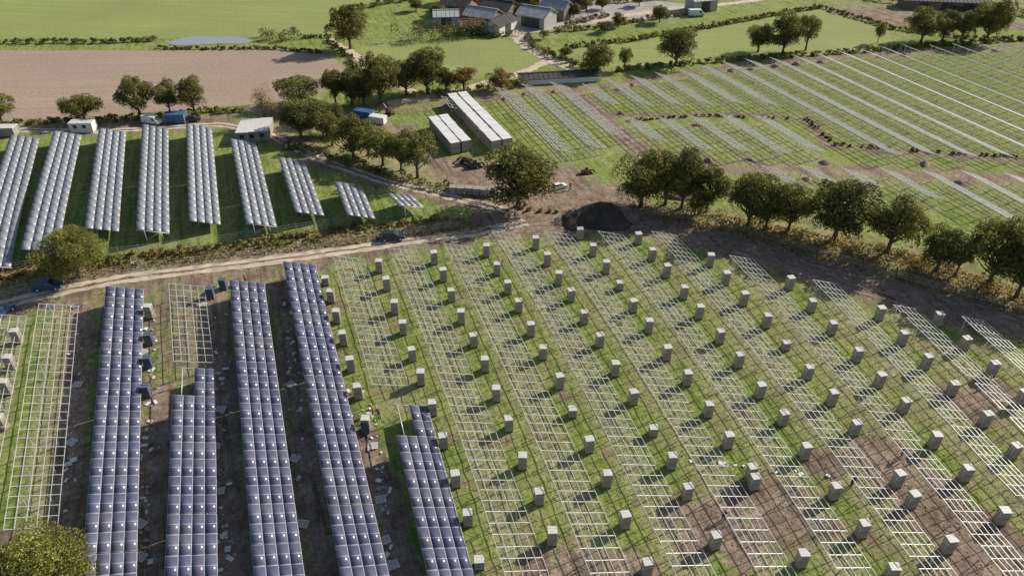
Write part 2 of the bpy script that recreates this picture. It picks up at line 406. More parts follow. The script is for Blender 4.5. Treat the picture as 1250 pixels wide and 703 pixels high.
for o in (-2.0,-.7,.8,2.1): strip('wheel_rut',offset_line(eastroad,o),.55,'rut',.03,.16,world=True)
for o in (-.6,.6): strip('wheel_rut',offset_line([(-20,158),(120,161),(270,152),(330,165),(390,195),(470,222),(560,243),(640,262)],o),.7,'track',.03,.16,world=True)
flat('ploughed_field',[(-120,68),(0,62),(190,62),(345,60),(398,66),(424,84),(418,100),(395,112),(330,126),(240,134),(120,142),(0,150),(-120,158)],'plough',.03,.25)
flat('meadow',[(-200,-60),(-200,48),(190,48),(400,44),(412,30),(470,-10),(540,-60)],'meadow',.02,.2)
flat('pasture',[(430,62),(470,48),(600,44),(640,55),(672,80),(600,96),(520,98),(440,90)],'meadow',.02,.2)
flat('pasture',[(690,62),(840,38),(1000,12),(1085,36),(1090,62),(900,74),(790,84),(745,82)],'meadow',.02,.2)
flat('pond',[(202,53),(218,48),(240,44),(262,46),(285,45),(305,48),(312,51),(298,54),(270,54),(235,56),(214,56)],'water',.06,.15)
flat('farmyard',[(520,26),(570,2),(700,-10),(860,8),(840,22),(700,32),(660,40),(600,44),(545,36)],'asphalt',.03,.3)
strip('farm_track',[(625,36),(640,55),(672,74),(700,84)],3.4,'track',.05)
strip('farm_track',[(400,48),(432,66),(470,100),(520,118)],2.0,'track',.05)
strip('farm_track',[(672,74),(640,88),(580,106),(470,128)],2.4,'track',.045)
strip('farm_track',[(700,30),(800,14),(900,4),(1010,-12)],2.6,'track',.05)
# ---------------------------------------------------------------- racks and tables
T=math.radians(20); HC=1.6; HW=2.08
def frame(pts,i):
    a=pts[max(0,i-1)]; b=pts[min(len(pts)-1,i+1)]
    d=Vector((a[0]-b[0],a[1]-b[1],0)).normalized()
    n=Vector((d.y,-d.x,0)); cr=n*math.cos(T)-Vector((0,0,math.sin(T)))
    return G(pts[i][0],pts[i][1]),n,cr
def rack_into(mb,pts,m=0,purl=(-.96,-.5,0,.5,.96),w=.075,jit=0.0,posts=2,wr=None,miss=0.0):
    prev=None; wr=wr or w
    for i in range(len(pts)):
        g,n,cr=frame(pts,i); c=g+Vector((0,0,HC+ (random.uniform(-jit,jit))))
        ps=[c+cr*HW*f+Vector((0,0,.06)) for f in purl]
        if prev:
            for a,b in zip(prev,ps):
                if random.random()>miss: mb.bar(a,b,w,w,m)
        prev=ps
        mb.bar(c-cr*HW*random.uniform(.98,1.03),c+cr*HW*random.uniform(.98,1.03),wr,wr*1.2,m)
        if i%posts==0:
            for f in (-.55,.5):
                t=c+cr*HW*f; b=Vector((t.x,t.y,float(hgt(t.y))-.2)); mb.bar(b,t,.07,.07,m)
            t=c+cr*HW*.35; f0=c-cr*HW*.55; mb.bar(Vector((f0.x,f0.y,float(hgt(f0.y))+.5)),t,.04,.04,m)
def rack(pts,step=2.5,**k):
    pts=resample(pts,step) if step else pts
    mb=MB(); rack_into(mb,pts,**k); g=G(*pts[0]); mb.obj('steel_racking_row',['steel'],origin=g)
PU=(-.98,-.6,-.2,.2,.6,.98)
for k,pts in near_rows: rack(pts,1.2,w=.046,wr=.052,jit=.05,posts=3,purl=PU,miss=.03)
for pts in extra_racks: rack(pts,1.2,w=.046,wr=.052,jit=.03,posts=3,purl=PU)
for pts in far_rows: rack(pts,1.9,purl=(-.96,-.6,-.2,.2,.6,.96),w=.07,wr=.09)
def table(pl,start_left,mat,vr=.12,L=2.12,gap=.002):
    pts=resample(wl(pl),L); V=[];Qs=[];uv=[];mi=[];col=[]
    rk=MB()
    rack_into(rk,pts[::2],purl=(-.6,.6),w=.07,posts=1)
    tone=1.0; dz=0
    for i in range(len(pts)-1):
        if i%9==0: tone=random.uniform(.92,1.1); dz=random.uniform(-.05,.05)
        g0,n0,c0=frame(pts,i); g1,n1,c1=frame(pts,i+1)
        for side in range(4):
            if side<2 and i<start_left: continue
            f0=-1+side*.5+gap; f1=-1+(side+1)*.5-gap
            e=gap if i%9!=8 else .03
            A=g0.lerp(g1,gap); B=g0.lerp(g1,1-e); z=Vector((0,0,HC+.16+dz))
            cs=[A+z+c0*HW*f0,B+z+c1*HW*f0,B+z+c1*HW*f1,A+z+c0*HW*f1]
            i0=len(V); dn=Vector((0,0,-.045))
            V+= [tuple(p+dn) for p in cs]+[tuple(p) for p in cs]
            tn=tone*random.uniform(1-vr,1+vr)
            col+=[(tn,tn,tn*random.uniform(.96,1.04))]*8
            for k,q in enumerate(((0,1,2,3),(7,6,5,4),(0,4,5,1),(1,5,6,2),(2,6,7,3),(3,7,4,0))):
                Qs.append([i0+a for a in q]); mi.append(0 if k==1 else 1)
                uv+= [(0,1),(1,1),(1,0),(0,0)] if k==1 else [(0,0)]*4
    nv=len(V); g=G(*pts[0])
    rv=np.array(rk.v); V=np.array(V+[tuple(x) for x in rv])-np.array(g); 
    Qs+= [[nv+a for a in f] for f in rk.f]; mi+=[2]*len(rk.f); uv+=[(0,0)]*(4*len(rk.f)); col+=[(1,1,1)]*len(rv)
    me=arr_mesh('solar_panel_row',V,Qs,[M[mat],M['back'],M['steel']],mi,np.array(col),uv)
    o=bpy.data.objects.new('solar_panel_row',me); o.location=g; link(o)
for pl,sl in tables: table(pl,sl,'panel')
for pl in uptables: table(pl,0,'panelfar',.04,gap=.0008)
# ---------------------------------------------------------------- pallets of panels
def pallet_mesh(name,w,d,h,body='card',top='cardtop'):
    mb=MB()
    for x in (-w/2,-.05,w/2-.1): mb.box(x,x+.1,-d/2,d/2,.0,.1,2)
    for k in range(5):
        y=-d/2+k*(d-.1)/4; mb.box(-w/2-.01,w/2+.01,y,y+.1,.1,.125,2)
    mb.box(-w/2+.02,w/2-.02,-d/2+.02,d/2-.02,.125,h*.52,0); mb.box(-w/2+.04,w/2-.04,-d/2+.04,d/2-.04,h*.52,h*.55,2)
    mb.box(-w/2+.02,w/2-.02,-d/2+.02,d/2-.02,h*.55,h-.04,0)
    mb.box(-w/2,w/2,-d/2,d/2,h-.04,h+.02,1)
    for y in (-d*.22,d*.22):
        mb.box(-w/2-.006,w/2+.006,y-.02,y+.02,.13,h+.028,3)
    return mb.mesh(name,[body,top,'wood','band'])
pms=[pallet_mesh('pallet_of_panels',.86,.8,h) for h in (1.8,1.7,1.85,1.1)]
pmb=pallet_mesh('pallet_of_panels',.85,.85,1.45,'bluewrap','bluewrap')
def put(me,name,loc,rot): o=bpy.data.objects.new(name,me); o.location=loc; o.rotation_euler=(0,0,rot); return link(o)
for c in cols:
    for u,v in c:
        q=P(u,v,.85); put(random.choices(pms,[3,3,3,.6])[0],'pallet_of_panels',G(q.x,q.y),.12+random.uniform(-.14,.14))
for u,v in [(20,410),(12,442),(7,472),(1,515),(182,380)]:
    q=P(u,v,.9); put(pms[0],'pallet_of_panels',G(q.x,q.y),.1+random.uniform(-.1,.1))
for u,v in [(181,412),(180,440),(178,475),(446,519),(256,356),(272,345)]:
    q=P(u,v,.9); put(pmb,'pallet_of_panels',G(q.x,q.y),.1+random.uniform(-.1,.1))
def store(u,v,nx_,ny_,rot,h,name='stored_pallet_row',sx=2.0,sy=1.25,gx=.1,gy=.1,top=1):
    mb=MB()
    for i in range(nx_):
        for j in range(ny_):
            hh=h+random.choice((0,0,.03,-.03)); x=i*sx; y=j*sy
            jx=random.uniform(-.05,.05)
            mb.box(x+.04+jx,x+sx-gx+jx,y+.04,y+sy-.1,.12,hh*.5-.03,0); mb.box(x+.1,x+sx-gx-.1,y+.1,y+sy-.15,hh*.5-.03,hh*.5+.05,2)
            mb.box(x+.04+jx,x+sx-gx+jx,y+.04,y+sy-.1,hh*.5+.05,hh,0); mb.box(x+jx+.02,x+sx-gx+.02+jx,y+.005,y+sy-gy,hh,hh+.05,top)
            mb.box(x+.1,x+sx-gx-.05,y+.1,y+sy-.15,0,.12,2)
    p=P(u,v); mb.obj(name,['card','white','wood'],loc=p,rot=rot)
store(551,189,2,10,ROWANG+.05,2.0,sx=1.9,gx=.22,gy=.02)
store(600,187,2,19,ROWANG+.04,2.1,sx=2.1,gx=.35,gy=.02)
store(548,237,6,1,-.14,1.1,name='timber_pallet_stack',sx=1.2,top=0)
# ---------------------------------------------------------------- trees
def leaves(centers,normals,size,cols_,flatten=.5):
    n=len(centers); r=rng.normal(size=(n,3)); nn=normals*(1-flatten)+r*flatten*.9; nn/=np.linalg.norm(nn,axis=1)[:,None]+1e-9
    t=np.cross(nn,rng.normal(size=(n,3))); t/=np.linalg.norm(t,axis=1)[:,None]+1e-9; b=np.cross(nn,t)
    s=size[:,None]; V=np.stack([centers-t*s,centers-b*s*.7,centers+t*s,centers+b*s*.7],1).reshape(-1,3)
    Qd=np.arange(n*4).reshape(n,4); C=np.repeat(cols_,4,axis=0); return V,Qd,C
def dirs(n,zmin=-1):
    v=rng.normal(size=(n*2+20,3)); v/=np.linalg.norm(v,axis=1)[:,None]; v=v[v[:,2]>zmin]; return v[:n]
LB=np.array([.115,.15,.042]); LW=np.array([.21,.19,.055])
def tree_mesh(name,nl,ls,lobes=34,low=.12,sparse=1.0,seed=0,spread=1.0,leaf='leaf',bright=1.0):
    global rng; rng=np.random.default_rng(seed)
    cz=10*(low+1)/2; rz=(10-10*low)/2
    ld=dirs(lobes,-.85); rr=rng.uniform(.45,.85,size=len(ld))
    ax=1+.18*np.sin(np.arctan2(ld[:,1],ld[:,0])*2+seed); 
    lc=np.stack([ld[:,0]*rr*5*ax*spread,ld[:,1]*rr*5/ax*spread,cz+ld[:,2]*rr*rz],1)
    lr=rng.uniform(.8,1.9,size=len(ld))*(1.1-.25*rr)
    lc=np.vstack([lc,[[0,0,cz+.3]]]); lr=np.append(lr,2.4)
    w=lr**2; w/=w.sum(); idx=rng.choice(len(lr),size=nl,p=w)
    dn=rng.normal(size=(nl,3)); dn/=np.linalg.norm(dn,axis=1)[:,None]; dn[:,2]=np.where(dn[:,2]<-.35,-dn[:,2],dn[:,2])
    rad=lr[idx]*(.72+.36*rng.random(nl)**.7)
    cl=rng.normal(size=(len(lr),3)); bumpy=np.sin(dn[:,0]*6+cl[idx,0]*5)*np.sin(dn[:,1]*6+cl[idx,1]*5)*np.sin(dn[:,2]*6+cl[idx,2]*5)
    keep=bumpy>-.35*sparse
    rad=rad*(1+.3*bumpy)
    pos=lc[idx]+dn*rad[:,None]; pos[:,2]=np.maximum(pos[:,2],.5)
    pos=pos[keep]; dn=dn[keep]; idk=idx[keep]; n=len(pos)
    lt=rng.uniform(.6,1.4,size=len(lr))
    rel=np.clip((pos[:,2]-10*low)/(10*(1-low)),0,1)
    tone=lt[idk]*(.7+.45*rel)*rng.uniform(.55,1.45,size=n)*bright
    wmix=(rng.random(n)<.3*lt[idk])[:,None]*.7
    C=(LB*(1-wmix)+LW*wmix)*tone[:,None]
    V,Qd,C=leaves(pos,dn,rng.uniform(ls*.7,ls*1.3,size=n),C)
    mb=MB(); top=Vector((0,0,10*low+3.2))
    mb.cyl((0,0,-.3),(0,0,1.0),.5,.33,9); mb.cyl((0,0,1.0),top,.33,.24,9); mb.cyl(top,(.2,.1,8.2),.24,.05,7)
    for j in range(len(lr)-1):
        s=Vector((0,0,float(rng.uniform(1.4,10*low+4.5)))); e=Vector(lc[j]); m_=s.lerp(e,.5)+Vector((0,0,-.3))
        mb.cyl(s,m_,.15,.10,6); mb.cyl(m_,e,.10,.03,5)
    bq=[f for f in mb.f if len(f)==4]
    nb=len(V); V2=np.vstack([V,np.array(mb.v)]); Q2=np.vstack([Qd,np.array(bq)+nb])
    mi=np.concatenate([np.zeros(len(Qd)),np.ones(len(bq))]); C2=np.vstack([C,np.ones((len(mb.v),3))*.1])
    return arr_mesh(name,V2,Q2,[M[leaf],M['bark']],mi,C2)
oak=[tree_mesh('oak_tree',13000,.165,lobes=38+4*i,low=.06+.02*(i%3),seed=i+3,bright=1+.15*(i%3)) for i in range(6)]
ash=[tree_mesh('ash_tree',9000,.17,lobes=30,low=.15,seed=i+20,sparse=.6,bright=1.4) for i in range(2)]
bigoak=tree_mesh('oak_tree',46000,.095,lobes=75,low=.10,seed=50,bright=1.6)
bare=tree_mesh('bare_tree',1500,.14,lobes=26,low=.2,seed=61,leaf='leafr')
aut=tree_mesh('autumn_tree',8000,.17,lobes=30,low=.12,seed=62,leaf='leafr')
TL=[(428,60,54,50,0),(172,143,50,46,0),(208,138,42,32,0),(238,138,44,36,0),(104,147,36,46,0),(3,150,40,38,0),
(325,152,48,28,2),(335,150,30,20,2),(368,130,38,62,1),(368,168,48,50,0),(400,166,44,46,0),(388,150,30,34,0),
(430,128,44,42,0),(410,126,42,34,0),(465,128,66,52,0),(522,114,56,52,0),(496,116,44,44,0),(566,111,30,38,3),(545,112,30,26,0),(612,110,26,36,3),(445,128,36,36,0),
(406,178,38,40,0),(432,194,56,52,0),(468,202,50,52,1),(510,217,62,54,1),(490,208,46,42,0),(450,190,42,40,0),
(633,252,76,92,0),(782,252,74,70,0),(812,250,64,54,0),(832,254,76,54,0),(862,258,58,50,0),(848,262,30,28,3),
(913,276,70,62,0),(934,280,54,46,0),(962,282,62,54,0),(1018,293,82,86,0),(1083,308,76,74,0),(1143,330,64,64,0),(1166,336,48,42,3),(1206,347,88,72,0),(1240,362,84,66,0),(1275,374,70,56,0),
(727,92,38,46,0),(762,86,28,18,1),(825,80,46,50,0),(805,28,22,20,0),(755,34,18,16,0),(738,40,14,20,0),(690,70,12,20,0),(925,64,36,36,0),(955,66,48,40,0),(983,62,44,32,1),(1124,52,42,42,0),(1150,50,38,34,0),(1172,50,36,34,0),(1203,52,54,46,0),(1071,53,26,14,1),
(535,24,20,22,0),(548,12,20,20,1),(632,22,18,18,0),(618,12,18,18,3),(700,22,18,20,0),(716,14,18,18,1),(585,4,18,18,0),(652,10,18,20,0),(735,12,16,18,0),(780,8,18,20,0),(508,14,18,20,0),(664,48,12,14,1),
(97,337,64,84,5),(62,742,108,134,4)]
for i,(u,v,hp,wp,k) in enumerate(TL):
    p=P(u,v); s=pxm(u,v); cam=Vector((0,0,CAMZ)); el=math.asin((CAMZ-p.z)/(p-cam).length)
    w=wp/s; h=(hp/s-w*.32*math.sin(el))/math.cos(el)*1.04; h=max(h,w*.6)
    me=oak[i%6] if k==0 else ash[i%2] if k==1 else bare if k==2 else aut if k==3 else bigoak
    nm={0:'oak_tree',1:'ash_tree',2:'bare_tree',3:'autumn_tree',4:'oak_tree',5:'oak_tree'}[k]
    o=put(me,nm,p,random.uniform(0,6.28)); o.scale=(w/10,w/10,h/10)
def hedge(name,pl,w,h,mat='leaf',dens=60,ls=.16,gap=0.0,tone=1.0,brown=.25):
    pts=resample(px(pl),1.1); cs=[];rs=[]
    for x,y in pts:
        if random.random()<gap: continue
        for k in range(2):
            r=random.uniform(.4,1.0)*h*.55; cs.append((x+random.uniform(-w/2,w/2),y+random.uniform(-w/2,w/2),float(hgt(y))+max(.1,h-r)*random.uniform(.25,1.0))); rs.append(max(r,w*.22))
    cs=np.array(cs); rs=np.array(rs); n=dens*len(cs); idx=np.repeat(np.arange(len(cs)),dens)
    dn=rng.normal(size=(n,3)); dn/=np.linalg.norm(dn,axis=1)[:,None]; dn[:,2]=np.abs(dn[:,2])*np.where(rng.random(n)<.75,1,-1)
    pos=cs[idx]+dn*(rs[idx]*rng.uniform(.65,1.1,size=n))[:,None]; pos[:,2]=np.maximum(pos[:,2],hgt(pos[:,1])+.03)
    t=rng.uniform(.55,1.4,size=len(cs))[idx]*rng.uniform(.6,1.4,size=n)*tone
    bw=(rng.random(len(cs))<brown)[idx][:,None]*.6
    C=(LB*(1-bw)+np.array([.25,.19,.09])*bw)*t[:,None]
    V,Qd,C=leaves(pos,dn,rng.uniform(ls*.7,ls*1.3,size=n),C)
    o=np.array([pts[0][0],pts[0][1],0]); me=arr_mesh(name,V-o,Qd,[M[mat]],None,C); ob=bpy.data.objects.new(name,me); ob.location=o; link(ob)
hedge('hedgerow',[(-60,54),(100,53),(190,51)],1.5,1.3); hedge('hedgerow',[(320,47),(345,49),(372,46)],4,2.6); hedge('hedgerow',[(372,47),(405,46)],1.2,1.0)
hedge('hedgerow',[(195,60),(250,61),(330,60),(395,66)],1.0,.9); hedge('hedgerow',[(493,50),(540,48),(605,42)],4.5,4.2,dens=90)
hedge('hedgerow',[(400,50),(428,72),(440,95)],1.2,1.0); hedge('hedgerow',[(-60,158),(60,150),(180,146),(300,134)],2,1.1,'leafb')
hedge('hedgerow',[(-60,352),(60,330),(140,318),(260,304),(420,280),(540,268)],1.3,.8,'leafb',gap=.1,dens=40)
hedge('hedgerow',[(130,326),(260,312),(420,288)],1.4,.5,'leafb',gap=.35,dens=35)
hedge('hedgerow',[(640,45),(655,62),(690,76),(720,88)],2,1.6); hedge('hedgerow',[(690,60),(760,52),(850,37),(930,22),(1000,10)],1.4,1.3)
hedge('hedgerow',[(1000,10),(1090,36),(1180,48),(1300,52)],1.5,1.2); hedge('hedgerow',[(740,88),(830,80),(910,74),(1080,62),(1300,46)],1.5,1.2,gap=.1)
hedge('hedgerow',[(680,40),(720,36),(800,24),(860,16)],1.4,1.4,gap=.1); hedge('hedgerow',[(1030,-4),(1130,10),(1300,24)],2,2)
hedge('hedgerow',[(700,6),(760,4),(840,-4)],1.6,1.6); hedge('hedgerow',[(440,12),(480,4),(540,-6)],2.,1.6)
hedge('hedgerow',[(525,36),(560,40),(600,46),(625,44)],1.8,1.6); hedge('hedgerow',[(690,32),(720,26),(740,20)],1.6,1.5)
hedge('hedgerow',[(510,120),(570,112),(640,106)],2.2,1.6,'leafb',gap=.1)
hedge('hedgerow',[(640,255),(700,262)],1.2,.6,'leafb',gap=.4)
hedge('hedgerow',[(760,256),(860,262),(930,282),(1020,298),(1100,314),(1180,341),(1280,378)],3.2,.8,'leafb',gap=.45,dens=35,brown=.75,tone=1.15)
hedge('hedgerow',[(350,178),(420,200),(500,222),(560,236)],2.5,1.2,'leafb',gap=.25)
hedge('hedgerow',[(768,148),(850,142),(985,146),(1018,177),(1150,187),(1240,192)],.7,.5,'leafb',gap=.3,tone=.6,dens=30)
def tufts(name,pl,n,hs,colr,mat='leafb'):
    pts=px(pl); xs=[a for a,b in pts]; ys=[b for a,b in pts]
    x=rng.uniform(min(xs),max(xs),n*3); y=rng.uniform(min(ys),max(ys),n*3); k=inside(x,y,pts); x=x[k][:n]; y=y[k][:n]; m=len(x)
    pos=np.stack([x,y,hgt(y)+hs*.35],1); nr=rng.normal(size=(m,3)); nr[:,2]*=.3
    t=rng.uniform(.5,1.5,size=m)[:,None]; w=rng.random(m)[:,None]
    C=(np.array(colr[0])*w+np.array(colr[1])*(1-w))*t
    V,Qd,C=leaves(pos,nr,rng.uniform(hs*.4,hs,size=m),C,.3); me=arr_mesh(name,V,Qd,[M[mat]],None,C); link(bpy.data.objects.new(name,me))
tufts('rough_grass',[(-80,330),(180,308),(420,278),(560,265),(600,280),(420,300),(200,324),(-80,368)],9000,.24,[(.33,.27,.15),(.13,.16,.05)])
tufts('rough_grass',[(740,262),(880,262),(1000,285),(1120,310),(1290,370),(1290,396),(1060,336),(880,284),(780,266)],9000,.22,[(.38,.31,.18),(.16,.18,.07)])
tufts('grass_tussocks',topb+[(1350,760),(400,760)],22000,.10,[(.21,.27,.06),(.34,.34,.13)],'leaf')
# ---------------------------------------------------------------- fences
def fence(pl,step=2.6,h=1.15):
    pts=resample(px(pl),step); mb=MB(); prev=None
    for x,y in pts:
        g=G(x,y); mb.cyl(g-Vector((0,0,.2)),g+Vector((0,0,h+random.uniform(-.05,.05))),.06,.05,6,0)
        if prev is not None:
            for z in (.35,.7,1.05): mb.bar(prev+Vector((0,0,z)),g+Vector((0,0,z)),.018,.018,1)
        prev=g
    mb.obj('post_and_wire_fence',['wood','steel'],origin=G(*pts[0]))
fence([(-40,340),(60,322),(140,311),(260,297),(420,273),(560,258)])
fence([(-40,372),(60,350),(150,332),(300,315),(420,299),(500,287),(570,276)])
fence([(690,268),(790,262),(880,276),(960,300),(1060,330),(1160,358),(1290,392)])
fence([(300,150),(340,170),(400,205),(470,232),(540,248)])
# ---------------------------------------------------------------- soil mounds
def mound(name,loc,w,d,h,mat,rot=0,n=24):
    V=[];Qd=[]
    for j in range(n):
        for i in range(n):
            x=(i/(n-1)*2-1); y=(j/(n-1)*2-1); r=math.hypot(x,y)*(1+.12*math.sin(3*math.atan2(y,x)+1))
            z=max(0,1-r)**.8*h*(1+.12*math.sin(9*x+2)*math.cos(7*y))+random.uniform(-.05,.05)*h*.9*(r<.95)-(.08 if r>=.95 else 0)
            V.append((x*w/2,y*d/2,z))
    for j in range(n-1):
        for i in range(n-1): Qd.append((j*n+i,j*n+i+1,(j+1)*n+i+1,(j+1)*n+i))
    return put(arr_mesh(name,V,Qd,[M[mat]]),name,loc,rot)
mound('soil_mound',P(732,266),9.5,7.5,2.5,'mound'); mound('soil_mound',P(706,269),6,5,1.3,'mound',1); mound('soil_mound',P(762,266),5,4,1.1,'rut',1); mound('soil_mound',P(828,240),5,3,1,'rut')
mound('soil_mound',P(660,222),4,3,.8,'rut')
for x,y in heaps: mound('soil_heap',G(x,y),random.uniform(1.2,2.6),random.uniform(1,1.8),random.uniform(.35,.7),'rut',random.uniform(0,3),9)
# ---------------------------------------------------------------- buildings
def barn(name,u,v,L,Wd,h,rise,rot,wall,roof,doors=1,windows=0):
    e=empty(name,P(u,v),rot)
    mb=MB(); mb.box(-L/2,L/2,-Wd/2,Wd/2,-.1,h)
    for s in (-1,1): mb.poly([(s*L/2,-Wd/2,h),(s*L/2,Wd/2,h),(s*L/2,0,h+rise)])
    mb.obj('walls',[wall],parent=e)
    rf=MB(); ov=.35; n=max(4,int(L/1.0)); th=.1
    for s in (-1,1):
        y0=s*(Wd/2+ov); zz=h-ov*rise/(Wd/2)
        rf.hexa([(-L/2-ov,y0,zz),(L/2+ov,y0,zz),(L/2+ov,0,h+rise),(-L/2-ov,0,h+rise),(-L/2-ov,y0,zz+th),(L/2+ov,y0,zz+th),(L/2+ov,0,h+rise+th),(-L/2-ov,0,h+rise+th)])
        for k in range(n+1):
            x=-L/2-ov+.05+k*(L+2*ov-.1)/n; rf.bar((x,y0,zz+th+.02),(x,0,h+rise+th+.02),.07,.07)
    rf.bar((-L/2-ov,0,h+rise+th+.05),(L/2+ov,0,h+rise+th+.05),.3,.12); rf.obj('roof',[roof],parent=e)
    dr=MB()
    for k in range(doors):
        x=-L/2+L*(k+1)/(doors+1); dr.box(x-1.3,x+1.3,-Wd/2-.04,-Wd/2-.003,0,min(h-.4,2.8))
    if doors: dr.obj('doors',['roofdark'],parent=e)
    wn=MB()
    for k in range(windows):
        x=-L/2+L*(k+.5)/windows
        wn.box(x-.45,x+.45,-Wd/2-.05,-Wd/2-.003,h*.55,h*.55+.9)
    if windows: wn.obj('windows',['glass'],parent=e)
barn('farm_barn',590,30,8,6,2.6,1.5,-.5,'cladding','roofgrey'); barn('farm_barn',610,22,8,6,3,1.4,-.5,'cladding','roofdark')
barn('farm_barn',655,30,8,6.5,2.8,1.5,-.55,'concrete','roofgrey',2); barn('farm_barn',678,22,7,5,3,1.5,-.5,'cladding','roofgrey')
barn('farm_barn',560,18,8,6,3,1.4,-.4,'brick','roofdark'); barn('farm_house',600,8,9,6,4.6,2.2,.2,'brick','tile',1,4)
barn('farm_barn',635,6,10,6,3,1.3,.1,'cladding','roofgrey'); barn('farm_house',568,4,8,6,4.5,2,-.2,'brick','tile',1,3)
barn('farm_barn',545,30,6,4,2.5,1,.1,'concrete','rooflight'); barn('farm_barn',855,12,7,5,3,1.3,.3,'concrete','rooflight')
barn('farm_house',700,10,6,5,3.4,1.8,.3,'brick','tile',1,3); barn('farm_barn',575,40,5,3.5,2.2,.9,.1,'brick','tile')
barn('low_shed',683,98,17,4,1.2,.5,.16,'white','roofdark',0); barn('low_shed',1150,10,22,5,2.2,.7,-.15,'cladding','roofdark',3)
barn('low_shed',610,38,8,5,2.4,1,1.0,'white','roofdark')
def cabin(name,u,v,L,Wd,h,rot,body,roof,ribs=True,wind=2,sc=.8):
    mb=MB(); mb.box(-L/2,L/2,-Wd/2,Wd/2,.12,h,0); mb.box(-L/2-.05,L/2+.05,-Wd/2-.05,Wd/2+.05,h,h+.1,1)
    for sx in (-1,1):
        for sy in (-1,1): mb.box(sx*L/2-.08,sx*L/2+.08,sy*Wd/2-.08,sy*Wd/2+.08,0,h-.01,2)
    if ribs:
        n=int(L/.3)
        for k in range(1,n):
            x=-L/2+k*L/n
            for s in (-1,1): mb.box(x-.05,x+.05,s*(Wd/2+.02)-.02,s*(Wd/2+.02)+.02,.2,h-.1,0)
    for k in range(wind):
        x=-L/2+L*(k+.7)/(wind+.5); mb.box(x-.4,x+.4,-Wd/2-.07,-Wd/2-.042,1.1,1.9,3)
    mb.obj(name,[body,roof,'concrete','glass'],loc=P(u,v),rot=rot,sc=sc)
cabin('site_cabin',103,160,5,2.4,2.2,.05,'white','cardtop'); cabin('shipping_container',216,149,4.8,2.4,2.2,.05,'blue','blue',True,0,.75)
for k in range(3): cabin('site_cabin',301+k*12,167-k*1,2.4,7,2.3,.12,'card','cardtop',True,1,.85)
cabin('shipping_container',444,143,5.5,2.4,2.0,-.35,'blue','blue',True,0,.65); cabin('shipping_container',462,150,4.5,2.4,2.0,-.35,'white','white',True,0,.65)
cabin('shipping_container',8,165,5,2.4,2.0,.05,'card','cardtop',True,0,.8)
# ---------------------------------------------------------------- vehicles
def wheels(mb,xs,y,r,m,hub):
    for x in xs:
        for s in (-1,1):
            mb.cyl((x,s*y-.12*s,r),(x,s*y+.1*s,r),r,r,14,m); mb.cyl((x,s*y+.1*s,r),(x,s*y+.12*s,r),r*.55,r*.5,10,hub)
def profile(mb,pr,w0,w1,m):
    n=len(pr); zmax=max(z for x,z in pr)
    def hw(z): return w0+(w1-w0)*max(0,(z-.9))/(max(.01,zmax-.9))
    L=[(x,-hw(z),z) for x,z in pr]; R=[(x,hw(z),z) for x,z in pr]
    for i in range(n):
        j=(i+1)%n; mb.poly([L[i],L[j],R[j],R[i]],m)
    mb.poly(L[::-1],m); mb.poly(R,m)
def car(name,u,v,rot,paint,van=False,sc=.82):
    mb=MB()
    if not van:
        pr=[(-2.1,.35),(2.1,.35),(2.15,.7),(1.2,.95),(-1.95,.98),(-2.15,.75)]
        profile(mb,pr,.88,.85,0); profile(mb,[(1.15,.94),(.45,1.42),(-1.3,1.45),(-1.95,.96)],.80,.62,1)
        profile(mb,[(.42,1.40),(.35,1.48),(-1.25,1.50),(-1.35,1.42)],.66,.6,0)
        for s in (-1,1):
            mb.bar((-.35,s*.83,.98),(-.38,s*.66,1.44),.08,.05,0)
            mb.box(2.1,2.17,s*.6-.18,s*.6+.18,.6,.75,3); mb.box(-2.17,-2.1,s*.6-.18,s*.6+.18,.65,.82,4)
        wheels(mb,(-1.3,1.35),.80,.33,2,3)
    else:
        pr=[(-2.6,.4),(2.5,.4),(2.6,.9),(1.9,1.3),(1.3,2.1),(-2.6,2.15)]
        profile(mb,pr,.98,.88,0); mb.hexa([(1.92,-.8,1.34),(1.92,.8,1.34),(1.40,.76,2.02),(1.40,-.76,2.02),(1.99,-.8,1.36),(1.99,.8,1.36),(1.46,.76,2.05),(1.46,-.76,2.05)],1)
        for s in (-1,1): mb.box(.6,1.35,s*.985-.01,s*.985+.01,1.2,1.75,1)
        wheels(mb,(-1.6,1.7),.9,.36,2,3)
    mb.obj(name,[paint,'glass','dark','white','red'],loc=P(u,v),rot=rot,bevel=.03,sc=sc)
car('parked_car',479,292,.15,'carblack'); car('parked_car',60,352,.15,'carblue'); car('white_van',187,151,-.3,'white',True,.72)
car('parked_car',2,385,1.4,'carblue'); car('white_van',850,20,.1,'white',True)
car('parked_car',682,230,.5,'white',False,.6); car('parked_car',236,148,.2,'carblack',False,.7)
